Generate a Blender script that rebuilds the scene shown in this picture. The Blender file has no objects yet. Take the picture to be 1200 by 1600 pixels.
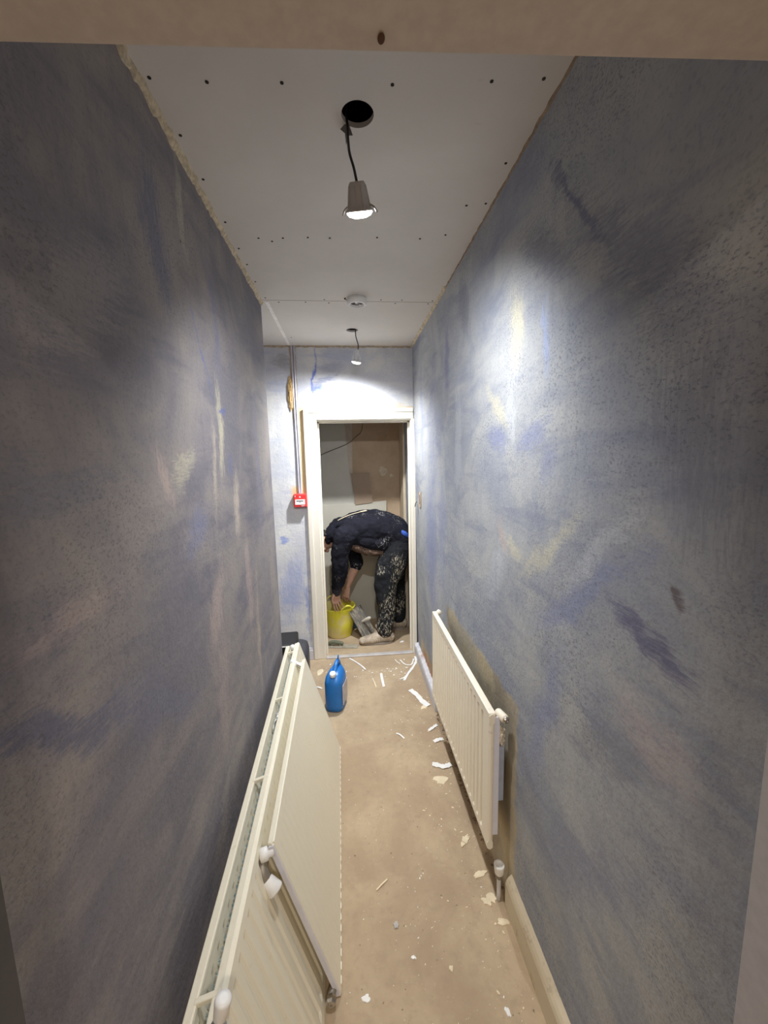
import bpy, bmesh, math, random
from mathutils import Vector, Matrix, noise
R = math.radians
PI = math.pi
scene = bpy.context.scene
col = scene.collection

# ------------------------------------------------------------------ camera
cam_d = bpy.data.cameras.new('camera'); cam = bpy.data.objects.new('camera', cam_d); col.objects.link(cam)
scene.camera = cam
cam_d.sensor_fit = 'HORIZONTAL'; cam_d.sensor_width = 36.0
cam_d.lens = 615.0 / 1200.0 * 36.0
cam_d.clip_start = 0.02
pitch, yaw, roll = R(7.7), R(5.06), R(1.2)
f_ = Vector((math.sin(yaw)*math.cos(pitch), math.cos(yaw)*math.cos(pitch), -math.sin(pitch)))
r_ = Vector((math.cos(yaw), -math.sin(yaw), 0)); u_ = r_.cross(f_)
r2 = r_*math.cos(roll) - u_*math.sin(roll); u2 = r_*math.sin(roll) + u_*math.cos(roll)
m3 = Matrix((r2, u2, -f_)).transposed()
cam.matrix_world = Matrix.Translation((0, 0, 1.62)) @ m3.to_4x4()

# ------------------------------------------------------------------ world, exposure
w = bpy.data.worlds.new('world'); scene.world = w; w.use_nodes = True
w.node_tree.nodes['Background'].inputs[0].default_value = (0.5, 0.5, 0.55, 1)
w.node_tree.nodes['Background'].inputs[1].default_value = 0.02
vs = scene.view_settings
vs.view_transform = 'Standard'; vs.look = 'None'; vs.exposure = 0.0; vs.gamma = 1.0; vs.use_curve_mapping = False
scene.cycles.max_bounces = 16; scene.cycles.diffuse_bounces = 12
LAMP1_W, LAMP2_W, ROOM_W = 86.0, 158.0, 37.0

# ------------------------------------------------------------------ node helper
class Mat:
    def __init__(s, name, rough=.7, metal=0.0):
        s.m = bpy.data.materials.new(name); s.m.use_nodes = True
        s.t = s.m.node_tree; s.b = s.t.nodes['Principled BSDF']
        s.b.inputs['Roughness'].default_value = rough; s.b.inputs['Metallic'].default_value = metal
        s._pos = None
    def n(s, typ, **kw):
        nd = s.t.nodes.new(typ)
        for k, v in kw.items(): setattr(nd, k, v)
        return nd
    def link(s, a, b):
        if isinstance(a, bpy.types.NodeSocket): s.t.links.new(a, b)
        else:
            if isinstance(a, (tuple, list)) and len(a) == 3 and b.type == 'RGBA': a = (*a, 1)
            b.default_value = a
    def pos(s):
        if s._pos is None: s._pos = s.n('ShaderNodeNewGeometry').outputs['Position']
        return s._pos
    def obj(s):
        return s.n('ShaderNodeTexCoord').outputs['Object']
    def math(s, op, a, b=0.0, c=None, clamp=False):
        nd = s.n('ShaderNodeMath', operation=op, use_clamp=clamp)
        s.link(a, nd.inputs[0]); s.link(b, nd.inputs[1])
        if c is not None: s.link(c, nd.inputs[2])
        return nd.outputs[0]
    def mapping(s, vec, loc=(0,0,0), rot=(0,0,0), sc=(1,1,1), typ='POINT'):
        nd = s.n('ShaderNodeMapping', vector_type=typ)
        s.link(vec, nd.inputs['Vector'])
        nd.inputs['Location'].default_value = loc; nd.inputs['Rotation'].default_value = rot; nd.inputs['Scale'].default_value = sc
        return nd.outputs[0]
    def noise(s, vec, scale=5, detail=4, rough=.55, dist=0, color=False):
        nd = s.n('ShaderNodeTexNoise')
        s.link(vec, nd.inputs['Vector']); nd.inputs['Scale'].default_value = scale
        nd.inputs['Detail'].default_value = detail; nd.inputs['Roughness'].default_value = rough
        nd.inputs['Distortion'].default_value = dist
        return nd.outputs['Color' if color else 'Fac']
    def ramp(s, v, a, b, lo=0.0, hi=1.0):
        nd = s.n('ShaderNodeMapRange', interpolation_type='SMOOTHSTEP')
        s.link(v, nd.inputs[0]); 
        for i, x in enumerate((a, b, lo, hi)): nd.inputs[i+1].default_value = x
        return nd.outputs[0]
    def mix(s, f, a, b, mode='MIX'):
        nd = s.n('ShaderNodeMix', data_type='RGBA', blend_type=mode)
        s.link(f, nd.inputs[0]); s.link(a, nd.inputs[6]); s.link(b, nd.inputs[7])
        return nd.outputs[2]
    def warp(s, vec, scale, amt, detail=3):
        c = s.noise(vec, scale, detail, .6, color=True)
        sub = s.n('ShaderNodeVectorMath', operation='SUBTRACT'); s.link(c, sub.inputs[0]); sub.inputs[1].default_value = (.5,.5,.5)
        ma = s.n('ShaderNodeVectorMath', operation='MULTIPLY_ADD'); s.link(sub.outputs[0], ma.inputs[0])
        ma.inputs[1].default_value = (amt,)*3; s.link(vec, ma.inputs[2])
        return ma.outputs[0]
    def blob(s, vec, loc, rot, sc, a=1.0, b=.45):
        """soft elliptical patch: 1 inside b, 0 outside a"""
        p = s.mapping(vec, loc, rot, sc, 'TEXTURE')
        ln = s.n('ShaderNodeVectorMath', operation='LENGTH'); s.link(p, ln.inputs[0])
        return s.ramp(ln.outputs['Value'], a, b)
    def color(s, c): s.link(c, s.b.inputs['Base Color']); return s
    def bump(s, h, strength=.2, dist=.01):
        nd = s.n('ShaderNodeBump'); nd.inputs['Strength'].default_value = strength; nd.inputs['Distance'].default_value = dist
        s.link(h, nd.inputs['Height']); s.t.links.new(nd.outputs[0], s.b.inputs['Normal'])
        return s

def plain(name, c, rough=.6, metal=0, var=.12, scale=14, bump=0.0):
    M = Mat(name, rough, metal)
    p = M.pos(); v = M.noise(p, scale, 5, .6)
    k = M.ramp(v, .25, .75)
    M.color(M.mix(k, tuple(x*(1-var) for x in c), tuple(min(1, x*(1+var)) for x in c)))
    if bump: M.bump(v, bump, .004)
    return M.m

# ------------------------------------------------------------------ wall wash material
def wash(name, axis, base, dark, light, strokes, seed=0, speck=1.0, extra=None):
    """mottled lime-wash; axis 'x': wall in the YZ plane, 'y': wall in the XZ plane"""
    M = Mat(name, .78)
    p0 = M.pos()
    pf = M.mapping(p0, (seed, seed*2, 0))
    flat = (0, 1, 1) if axis == 'x' else (1, 0, 1)
    pw = M.warp(p0, 5, .14)
    pw = M.warp(pw, 28, .03, 2)
    pw = M.mapping(pw, sc=flat)
    big = M.noise(pf, 1.7, 5, .62, 1.2)
    c = M.mix(M.ramp(big, .38, .66), base, light)
    # long brushed sweeps: stretched noise turned two ways
    rot = (R(38), 0, 0) if axis == 'x' else (0, R(38), 0)
    rot2 = (R(-52), 0, 0) if axis == 'x' else (0, R(-52), 0)
    st = (1, 1.1, 4.5)
    s1 = M.noise(M.mapping(pf, rot=rot, sc=st), 2.2, 6, .62, .6)
    s2 = M.noise(M.mapping(pf, (3, 1, 4), rot2, st), 1.9, 6, .62, .6)
    c = M.mix(M.math('MULTIPLY', M.ramp(s1, .47, .70), .6), c, dark)
    c = M.mix(M.math('MULTIPLY', M.ramp(s2, .48, .72), .6), c, light)
    # hand-placed strokes, broken up by the brush
    fine = (1, 1.3, 9)
    brush_a = M.noise(M.mapping(pf, rot=rot, sc=fine), 15, 6, .72, .9)
    brush_b = M.noise(M.mapping(pf, rot=rot2, sc=fine), 15, 6, .72, .9)
    brush_v = M.noise(M.mapping(pf, sc=(9, 9, 1.2)), 13, 6, .72, .9)
    for (a, z, ang, la, lb, cc, k) in strokes:
        loc = (0, a, z) if axis == 'x' else (a, 0, z)
        rr = (R(ang), 0, 0) if axis == 'x' else (0, R(-ang), 0)
        la *= 1.3; lb *= 1.55; sc = (1, la, lb) if axis == 'x' else (la, 1, lb)
        kk = min(1.0, k*.95)
        bmask = brush_a if abs(ang) < 60 and ang > 0 else (brush_b if ang <= 0 else brush_v)
        f = M.math('SUBTRACT', M.blob(pw, loc, rr, sc, 1.35, .0), M.math('MULTIPLY', M.ramp(bmask, .25, .75), .7), clamp=True)
        c = M.mix(M.math('MULTIPLY', M.ramp(f, 0, .7), kk), c, cc)
    # vertical brush hairs
    v1 = M.noise(M.mapping(pf, sc=(30, 30, 2.2)), 1, 4, .6)
    c = M.mix(M.math('MULTIPLY', M.ramp(v1, .5, .8), .28), c, dark)
    # dark flecks from the rough plaster
    fl = M.noise(M.mapping(pf, rot=rot, sc=(1, 1, 1.6)), 135, 4, .65)
    area = M.ramp(M.noise(pf, 2.6, 4, .6, .5), .36, .62)
    fk = M.math('MULTIPLY', M.ramp(fl, .53, .64), M.math('MULTIPLY', area, .6*speck))
    c = M.mix(fk, c, tuple(x*.42 for x in dark))
    fl2 = M.noise(pf, 120, 2, .5)
    c = M.mix(M.math('MULTIPLY', M.ramp(fl2, .5, .72), .22), c, tuple(x*.6 for x in dark))
    if extra: c = extra(M, c, p0, pw)
    M.color(c)
    h = M.math('ADD', M.noise(pf, 55, 5, .65), M.math('MULTIPLY', M.noise(pf, 9, 4, .6), 2.0))
    M.bump(h, .35, .006)
    return M.m

LILAC = (.235, .265, .42); DBLUE = (.12, .16, .40); CREAM = (.62, .58, .42); PINK = (.55, .42, .38); GREYB = (.17, .18, .23); PALE = (.55, .58, .62)
right_strokes = [
    (1.22, 2.00, 85, .13, .05, CREAM, .8), (1.36, 1.80, 35, .17, .035, CREAM, .6), (1.24, 1.78, 88, .16, .05, PALE, .6),
    (1.36, 1.68, 10, .11, .05, LILAC, .8), (1.08, 1.67, -15, .12, .04, LILAC, .75), (1.00, 1.60, -60, .09, .03, LILAC, .5),
    (1.02, 1.93, 80, .12, .03, (.33,.42,.70), .6), (.80, 2.05, 50, .38, .06, GREYB, .5), (.66, 1.95, 45, .22, .05, (.17,.18,.26), .5),
    (.90, 2.17, 52, .30, .016, (.13,.14,.22), .8), (1.05, 2.15, 35, .2, .05, GREYB, .6),
    (.84, 1.30, -38, .34, .035, LILAC, .75), (1.00, 1.36, -38, .24, .025, CREAM, .55), (.78, 1.42, -42, .20, .03, PALE, .5),
    (1.35, 1.22, -55, .20, .06, PALE, .5), (1.20, 1.33, 20, .10, .03, CREAM, .6), (1.30, 1.35, 60, .10, .02, PINK, .5),
    (2.05, 2.10, 88, .22, .05, (.15,.16,.30), .7), (2.4, 1.75, 88, .5, .16, LILAC, .45), (2.50, 1.00, 88, .62, .20, LILAC, .8),
    (2.2, 1.20, 88, .40, .10, LILAC, .6), (1.75, 2.25, 70, .16, .07, GREYB, .7), (1.85, 1.75, 88, .35, .06, PALE, .4), (2.75, 1.9, 88, .5, .06, LILAC, .6),
    (.63, 1.28, 30, .13, .03, (.12,.12,.22), .85), (.575, 1.38, 20, .018, .012, (.10,.07,.07), .8), (.56, 1.62, 70, .20, .08, GREYB, .6),
    (.60, .80, -48, .32, .03, (.30,.33,.40), .5), (.72, 1.00, -30, .20, .05, GREYB, .5), (.80, .62, -40, .3, .08, (.22,.24,.34), .5),
    (.98, .90, -70, .30, .05, (.24,.28,.48), .5), (.60, 1.10, 10, .12, .06, PINK, .35),
]
left_strokes = [
    (1.42, 1.72, 88, .20, .035, CREAM, .75), (1.33, 1.60, 86, .20, .02, (.55,.47,.38), .6), (1.46, 1.80, 20, .06, .012, DBLUE, .85),
    (1.30, 1.93, 118, .22, .005, DBLUE, .8), (1.52, 1.63, 80, .07, .018, DBLUE, .5), (1.22, 2.32, 100, .16, .02, CREAM, .4),
    (1.55, 1.45, 80, .16, .04, (.58,.50,.42), .7), (1.65, 1.15, 88, .25, .04, PINK, .5), (1.45, 2.1, 95, .22, .04, (.16,.17,.30), .6),
    (1.10, 1.60, 40, .10, .04, CREAM, .45), (.98, 1.58, 120, .10, .03, PINK, .5), (1.15, 1.42, 20, .14, .05, (.20,.22,.36), .6),
    (.58, 1.24, -25, .25, .03, (.12,.13,.20), .8), (.85, 1.10, -35, .30, .05, (.17,.18,.25), .6), (.60, 1.60, 0, .20, .05, GREYB, .6),
    (.75, 1.90, 40, .2, .07, (.36,.33,.32), .5), (1.05, 2.15, 100, .22, .06, (.13,.14,.22), .7), (1.26, 1.15, 60, .2, .06, PINK, .45),
    (1.75, .85, 88, .3, .03, (.50,.42,.34), .6), (.62, 1.40, 5, .16, .03, PINK, .35), (1.25, .85, 80, .25, .06, PINK, .3), (1.95, 1.6, 88, .5, .05, (.22,.22,.33), .5),
    (1.22, 2.22, 30, .012, .008, (.08,.05,.05), .9),
]
end_strokes = [
    (-.237, 2.25, 90, .26, .012, (.10,.17,.62), .95), (-.15, 2.20, 30, .16, .03, LILAC, .7), (-.19, 2.15, -3, .06, .016, (.12,.2,.62), .9),
    (-.10, 2.32, 0, .14, .05, LILAC, .55), (.10, 2.12, 0, .03, .02, LILAC, .7), (.05, 2.10, 0, .3, .07, PALE, .7), (-.52, .98, 20, .05, .03, (.15,.24,.62), .8),
    (-.47, .60, 80, .35, .10, (.30,.36,.62), .7), (-.36, .45, 90, .35, .02, (.18,.25,.58), .6), (-.48, 1.7, 90, .4, .08, (.48,.50,.52), .6), (.42, 2.02, 20, .07, .03, (.60,.50,.34), .8),
    (-.46, 2.35, 0, .12, .05, (.25,.24,.24), .6),
]
BUFF = (.50, .42, .28)
def right_extra(M, c, p0, pw):
    # bare buff plaster left round the radiator and low by the doorway, worn edge
    pe = M.warp(p0, 11, .07, 4)
    sx = M.n('ShaderNodeSeparateXYZ'); M.link(pe, sx.inputs[0]); y, z = sx.outputs[1], sx.outputs[2]
    def box(y0, y1, z0, z1, e=.012):
        a = M.math('MULTIPLY', M.ramp(y, y0-e, y0+e), M.ramp(y, y1+e, y1-e))
        return M.math('MULTIPLY', a, M.math('MULTIPLY', M.ramp(z, z0-e, z0+e), M.ramp(z, z1+e, z1-e)))
    m = M.math('MAXIMUM', box(1.155, 2.10, -.2, .80), box(2.0, 2.95, -.2, .20))
    n = M.noise(p0, 6, 6, .65)
    buff = M.mix(M.ramp(n, .35, .65), BUFF, (.40, .36, .29))
    buff = M.mix(M.ramp(M.noise(p0, 3.5, 4, .5), .5, .62), buff, (.33, .28, .21))
    c = M.mix(m, c, buff)
    br = M.math('MULTIPLY', box(2.25, 2.85, .07, .16, .02), M.ramp(M.noise(p0, 22, 4, .7), .42, .55))
    return M.mix(br, c, (.46, .19, .08))
def end_extra(M, c, p0, pw):
    pe = M.warp(p0, 14, .03, 3)
    sx = M.n('ShaderNodeSeparateXYZ'); M.link(pe, sx.inputs[0]); x, z = sx.outputs[0], sx.outputs[2]
    def box(x0, x1, z0, z1, e=.006):
        a = M.math('MULTIPLY', M.ramp(x, x0-e, x0+e), M.ramp(x, x1+e, x1-e))
        return M.math('MULTIPLY', a, M.math('MULTIPLY', M.ramp(z, z0-e, z0+e), M.ramp(z, z1+e, z1-e)))
    m = M.math('MAXIMUM', box(-.372, -.315, 1.30, 2.02), box(-.44, -.36, 1.28, 1.42, .02))
    m = M.math('MAXIMUM', m, box(-.40, .52, 1.97, 2.015, .008))
    c = M.mix(m, c, (.66, .50, .28))
    return M.mix(box(-.405, -.36, 1.9, 2.47, .006), c, (.42, .35, .27))

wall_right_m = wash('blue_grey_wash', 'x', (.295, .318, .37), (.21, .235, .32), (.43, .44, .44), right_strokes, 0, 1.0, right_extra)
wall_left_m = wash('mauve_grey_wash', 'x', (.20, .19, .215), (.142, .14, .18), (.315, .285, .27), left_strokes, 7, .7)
wall_end_m = wash('pale_blue_wash', 'y', (.56, .57, .62), (.38, .43, .60), (.70, .70, .68), end_strokes, 3, .35, end_extra)

# floor
def floor_mat():
    M = Mat('dusty_screed', .85); p = M.pos()
    a = M.noise(p, 3, 7, .62, .4); b = M.noise(p, 26, 6, .7)
    c = M.mix(M.ramp(a, .35, .68), (.37, .275, .18), (.475, .37, .245))
    c = M.mix(M.math('MULTIPLY', M.ramp(b, .45, .72), .35), c, (.30, .225, .16))
    c = M.mix(M.math('MULTIPLY', M.ramp(M.noise(p, 9, 6, .7), .60, .74), .6), c, (.24, .17, .12))
    c = M.mix(M.ramp(M.noise(p, 150, 2, .6), .70, .76), c, (.80, .72, .58))
    c = M.mix(M.math('MULTIPLY', M.ramp(M.noise(M.mapping(p, (5,5,5)), 60, 2, .6), .69, .74), .7), c, (.10, .07, .05))
    M.color(c); M.bump(b, .25, .004); return M.m
floor_m = floor_mat()
def ceil_mat():
    M = Mat('plasterboard', .85); p = M.pos()
    a = M.noise(p, 2.2, 5, .6)
    c = M.mix(M.ramp(a, .3, .7), (.66, .635, .595), (.72, .695, .655))
    sm = M.noise(M.mapping(p, sc=(1, 4, 1)), 9, 4, .7)
    c = M.mix(M.math('MULTIPLY', M.ramp(sm, .66, .8), .25), c, (.30, .26, .22))
    sx = M.n('ShaderNodeSeparateXYZ'); M.link(p, sx.inputs[0])
    for yy, wdt in ((2.255, .0035), (3.6, .003)):
        d = M.math('ABSOLUTE', M.math('SUBTRACT', sx.outputs[1], yy))
        c = M.mix(M.ramp(d, wdt, wdt*.4), c, (.20, .17, .14))
    M.color(c); M.bump(M.noise(p, 90, 3), .05, .002); return M.m
ceil_m = ceil_mat()
def paint(name, c, dirt=(.35,.28,.2), amt=.5, rough=.45, th=.62):
    M = Mat(name, rough); p = M.pos()
    n = M.noise(p, 10, 7, .7)
    k = M.mix(M.math('MULTIPLY', M.ramp(n, th, th+.12), amt), c, dirt)
    k = M.mix(M.math('MULTIPLY', M.ramp(M.noise(p, 40, 4, .7), .6, .72), amt*.5), k, dirt)
    M.color(k); return M.m
frame_m = paint('door_frame_gloss', (.80, .76, .66), amt=.35)
lining_m = plain('lining_paint', (.62, .56, .50), .7, var=.06, scale=60)
lining_m2 = plain('jamb_paint', (.46, .45, .47), .7, var=.06, scale=60)
skirt_m = paint('skirting_paint', (.60, .52, .38), (.32, .24, .16), .6, .6, .55)
skirt_blue_m = paint('pale_skirting_paint', (.60, .60, .64), (.42, .25, .14), .7, .6, .56)
rad_m = paint('radiator_enamel', (.80, .755, .61), (.55, .45, .28), .35, .38, .66)
rad_m2 = paint('radiator_enamel_old', (.84, .78, .65), (.30, .26, .30), .5, .42, .68)
def galv():
    M = Mat('convector_fins', .4, .0); p = M.pos()
    M.color(M.mix(M.ramp(M.noise(p, 9, 4), .35, .65), (.50,.60,.62), (.68,.75,.74))); return M.m
fin_m = galv()
blue_steel_m = plain('blue_grey_steel', (.40, .45, .58), .5)
pale_steel_lit_edge_m = plain('pale_steel_lit_edge', (.70,.71,.80), .45, var=.05)
white_pl = plain('white_plastic', (.82, .82, .80), .4, var=.05)
chrome_m = plain('dull_chrome', (.55, .53, .50), .28, 1.0)
brass_m = plain('dull_brass', (.30, .27, .23), .5, .6)
black_m = plain('black_rubber', (.012, .011, .011), .5)
charcoal_m = plain('charcoal_plastic', (.045, .045, .055), .5)
dark_m = plain('dark_void', (.02, .016, .013), .9)
buff_m = plain('rough_filler', (.58, .50, .36), .9, var=.3, scale=60, bump=.6)
brownfill_m = plain('brown_crack_filler', (.30, .22, .15), .9, var=.3, scale=60, bump=.6)

# ------------------------------------------------------------------ mesh helpers
def link(name, bm, mat, parent=None, smooth=False, kind=None):
    me = bpy.data.meshes.new(name)
    bmesh.ops.recalc_face_normals(bm, faces=bm.faces)
    bm.to_mesh(me); bm.free()
    if smooth:
        for p in me.polygons: p.use_smooth = True
    if mat: me.materials.append(mat)
    o = bpy.data.objects.new(name, me); col.objects.link(o)
    if parent: o.parent = parent
    if kind: o['kind'] = kind
    return o
def tag(o, label, cat, group=None):
    o['label'] = label; o['category'] = cat
    if group: o['group'] = group
    return o
def empty(name, loc, label, cat, group=None, rot=(0,0,0)):
    o = bpy.data.objects.new(name, None); col.objects.link(o); o.location = loc; o.rotation_euler = rot
    o.empty_display_size = .05
    return tag(o, label, cat, group)
def box(bm, x0, x1, y0, y1, z0, z1, bev=0):
    vs = [bm.verts.new(p) for p in ((x0,y0,z0),(x1,y0,z0),(x1,y1,z0),(x0,y1,z0),(x0,y0,z1),(x1,y0,z1),(x1,y1,z1),(x0,y1,z1))]
    fs = [bm.faces.new([vs[i] for i in q]) for q in ((0,3,2,1),(4,5,6,7),(0,1,5,4),(1,2,6,5),(2,3,7,6),(3,0,4,7))]
    if bev:
        es = list({e for f in fs for e in f.edges})
        bmesh.ops.bevel(bm, geom=es, offset=bev, segments=2, affect='EDGES', profile=.5)
    return bm
def B(x0, x1, y0, y1, z0, z1, bev=0): return box(bmesh.new(), x0, x1, y0, y1, z0, z1, bev)
def lathe(bm, prof, origin=(0,0,0), axis=(0,0,1), n=24, cap=True):
    """prof: list of (radius, height)"""
    ax = Vector(axis).normalized(); q = Vector((0,0,1)).rotation_difference(ax); o = Vector(origin)
    rings = []
    for r, h in prof:
        rings.append([bm.verts.new(o + q @ Vector((r*math.cos(2*PI*i/n), r*math.sin(2*PI*i/n), h))) for i in range(n)])
    for a, b in zip(rings, rings[1:]):
        for i in range(n): bm.faces.new((a[i], a[(i+1)%n], b[(i+1)%n], b[i]))
    if cap: bm.faces.new(rings[0][::-1]); bm.faces.new(rings[-1])
    return bm
def catmull(pts, sub):
    out = []
    P = [pts[0]] + list(pts) + [pts[-1]]
    for i in range(1, len(P)-2):
        for s in range(sub):
            t = s/sub
            out.append(tuple(.5*((2*b)+(c-a)*t+(2*a-5*b+4*c-d)*t*t+(3*b-a-3*c+d)*t**3) for a, b, c, d in zip(P[i-1], P[i], P[i+1], P[i+2])))
    out.append(tuple(pts[-1]))
    return out
def tube(bm, pts, sub=5, n=16, lat=(0,1,0), flat_end=False):
    """pts: (x,y,z,ra,rb); rb is the radius along lat"""
    ps = catmull([tuple(p) if len(p) == 5 else (*p, p[3]) for p in pts], sub)
    rings = []
    N = len(ps); L = Vector(lat)
    items = []
    for i, p in enumerate(ps):
        a = Vector(ps[max(0, i-1)][:3]); b = Vector(ps[min(N-1, i+1)][:3]); t = (b-a).normalized()
        items.append((Vector(p[:3]), t, p[3], p[4]))
    if not flat_end:                    # rounded ends
        c, t, ra, rb = items[0]; pre = [(c - t*min(ra,rb)*k, t, ra*math.sqrt(1-k*k), rb*math.sqrt(1-k*k)) for k in (.97, .8, .5)]
        c, t, ra, rb = items[-1]; post = [(c + t*min(ra,rb)*k, t, ra*math.sqrt(1-k*k), rb*math.sqrt(1-k*k)) for k in (.5, .8, .97)]
        items = pre + items + post
    for c, t, ra, rb in items:
        b = (L - L.dot(t)*t)
        b = b.normalized() if b.length > 1e-3 else t.orthogonal().normalized()
        nn = t.cross(b)
        rings.append([bm.verts.new(c + nn*ra*math.cos(2*PI*i/n) + b*rb*math.sin(2*PI*i/n)) for i in range(n)])
    for a, b in zip(rings, rings[1:]):
        for i in range(n): bm.faces.new((a[i], a[(i+1)%n], b[(i+1)%n], b[i]))
    bm.faces.new(rings[0][::-1]); bm.faces.new(rings[-1])
    return bm
def T(pts, **k): return tube(bmesh.new(), pts, **k)
def ball(bm, c, r, sc=(1,1,1), rot=None, u=16, v=10):
    m = Matrix.Translation(c) @ (rot.to_4x4() if rot else Matrix()) @ Matrix.Diagonal((r*sc[0], r*sc[1], r*sc[2], 1))
    bmesh.ops.create_uvsphere(bm, u_segments=u, v_segments=v, radius=1, matrix=m)
    return bm
def bead(path, w, h, seed, sides):
    """ragged filler strip: path of points, two perpendicular directions"""
    bm = bmesh.new(); rnd = random.Random(seed); s1, s2 = Vector(sides[0]), Vector(sides[1]); rows = []
    N = 110
    for i in range(N+1):
        t = i/N; k = t*(len(path)-1); j = min(int(k), len(path)-2); p = Vector(path[j]).lerp(Vector(path[j+1]), k-j)
        a = w*(.55 + .9*abs(noise.noise(Vector((i*.23, seed, 0)))) + rnd.random()*.35); b = h*(.5+rnd.random()*.6)
        rows.append([bm.verts.new(p + v) for v in (s1*0, s1*a, s1*a*.5+s2*b*.7, s2*b)])
    for a, b in zip(rows, rows[1:]):
        for i in range(4): bm.faces.new((a[i], a[(i+1)%4], b[(i+1)%4], b[i]))
    bm.faces.new(rows[0]); bm.faces.new(rows[-1][::-1])
    return bm
S = 'structure'

# ------------------------------------------------------------------ ROOM SHELL
CZ = 2.463; XL = -.435; XR = .515; YE = 3.10; YN = .40
link('floor', B(-1.7, 1.7, -2.6, 4.1, -.08, 0), floor_m, kind=S)
# ceiling board with the two real lamp holes
def ceiling_bm(holes):
    bm = bmesh.new(); n = 40
    z0, z1 = CZ, CZ+.0125
    top = []
    for z in (z0, z1):
        es = []
        r = [bm.verts.new(p) for p in ((-1.5,YN-.12,z),(.62,YN-.12,z),(.62,4.02,z),(-1.5,4.02,z))]
        es += [bm.edges.new((r[i], r[(i+1)%4])) for i in range(4)]
        hs = []
        for (cx, cy, rr) in holes:
            v = [bm.verts.new((cx+rr*math.cos(2*PI*i/n), cy+rr*math.sin(2*PI*i/n), z)) for i in range(n)]
            es += [bm.edges.new((v[i], v[(i+1)%n])) for i in range(n)]; hs.append(v)
        bmesh.ops.triangle_fill(bm, edges=es, use_beauty=True); top.append((r, hs))
    (r0, h0), (r1, h1) = top
    for i in range(4): bm.faces.new((r0[i], r0[(i+1)%4], r1[(i+1)%4], r1[i]))
    for a, b in zip(h0, h1):
        for i in range(n): bm.faces.new((a[i], a[(i+1)%n], b[(i+1)%n], b[i]))
    return bm
H1 = (.052, 1.094, .040); H2 = (.056, 2.735, .038)
ceiling = link('ceiling', ceiling_bm([H1, H2]), ceil_m, kind=S)
link('trim_1', B(-1.5, .62, YN-.12, 4.02, CZ+.16, CZ+.18), dark_m, kind=S)['label'] = 'dark boarding above the ceiling void'
# timber joists seen only through the holes
dots = [(-.408,1.029),(-.286,1.031),(-.12,1.022),(.129,1.01),(.353,.987),(.469,.973),(-.405,1.185),(-.405,1.348),(-.405,1.564),(-.311,1.661),(-.219,1.656),(-.124,1.647),(-.041,1.647),(.14,1.634),(.307,1.634),(.4,1.603),(.428,1.425),(.485,1.229),(.49,1.411),(-.264,1.681),(-.405,1.74),(-.405,1.87),(-.408,2.037),(-.40,2.225),(-.34,2.28),(-.198,2.275),(-.074,2.28),(.205,2.23),(.287,2.275),(.318,2.23),(.486,2.233),(-.411,2.391),(-.406,2.545),(-.36,2.896),(-.096,2.236),(.02,2.235),(.47,2.275)]
sb = bmesh.new(); lathe(sb, [(.0042,0),(.0042,.003),(.002,.0035)], n=10); 
scr0 = link('screw', sb, dark_m, ceiling)
for i, (x, y) in enumerate(dots):
    o = scr0 if i == 0 else scr0.copy()
    if i: col.objects.link(o); o.parent = ceiling
    o.location = (x, y, CZ-.0012)
link('joint_tape', (lambda bm: (bm))(B(-.009, .009, 2.27, 3.08, CZ-.003, CZ+.001)), plain('joint_compound', (.90,.88,.85), .9), ceiling).location.x = -.402
# walls
def slab_wall(x_in_top, x_in_bot, thick, y0, y1, z1=CZ, sign=1):
    bm = box(bmesh.new(), 0, 1, y0, y1, 0, z1)
    for v in bm.verts:
        xi = x_in_bot + (x_in_top - x_in_bot)*v.co.z/z1
        v.co.x = xi + sign*thick*(v.co.x if sign > 0 else 1-v.co.x)
    return bm
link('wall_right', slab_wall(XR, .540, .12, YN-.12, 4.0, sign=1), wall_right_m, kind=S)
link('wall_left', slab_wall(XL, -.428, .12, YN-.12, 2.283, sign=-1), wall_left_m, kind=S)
link('wall_alcove_hidden', B(-1.5, -1.4, 2.1, YE+.1, 0, CZ), wall_end_m, kind=S)  # unseen wall added to close the alcove and keep light in
link('wall_alcove_near', B(-1.4, XL-.10, 2.163, 2.263, 0, CZ), wall_left_m, kind=S)
# end wall with the doorway
DX0, DX1, DZ = -.227, .493, 1.915
ew = bmesh.new()
box(ew, -1.4, DX0-.03, YE, YE+.10, 0, CZ); box(ew, DX0-.03, .52, YE, YE+.10, DZ+.03, CZ)
link('wall_end', ew, wall_end_m, kind=S)
d1 = bmesh.new()
box(d1, DX0-.03, DX0, YE-.006, YE+.115, 0, DZ+.03); box(d1, DX1, DX1+.028, YE-.006, YE+.115, 0, DZ+.03); box(d1, DX0, DX1, YE-.006, YE+.115, DZ, DZ+.03)
box(d1, DX0, DX0+.012, YE+.06, YE+.075, 0, DZ); box(d1, DX1-.012, DX1, YE+.06, YE+.075, 0, DZ); box(d1, DX0, DX1, YE+.06, YE+.075, DZ-.012, DZ)
door = link('door_1', d1, frame_m, kind=S)
ar = bmesh.new()
def archi(bm, x0, x1, z0, z1):          # stepped moulding
    box(bm, x0, x1, YE-.018, YE, z0, z1, .004)
archi(ar, DX0-.088, DX0-.008, 0, DZ+.082); box(ar, DX0-.098, DX0-.060, YE-.027, YE-.001, 0, DZ+.092, .006)
archi(ar, DX0-.008, .516, DZ+.008, DZ+.082); box(ar, DX0-.060, .514, YE-.026, YE-.0185, DZ+.060, DZ+.092, .003)
archi(ar, DX1+.006, .528, 0, DZ+.008)
link('architrave', ar, frame_m, door)
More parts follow.
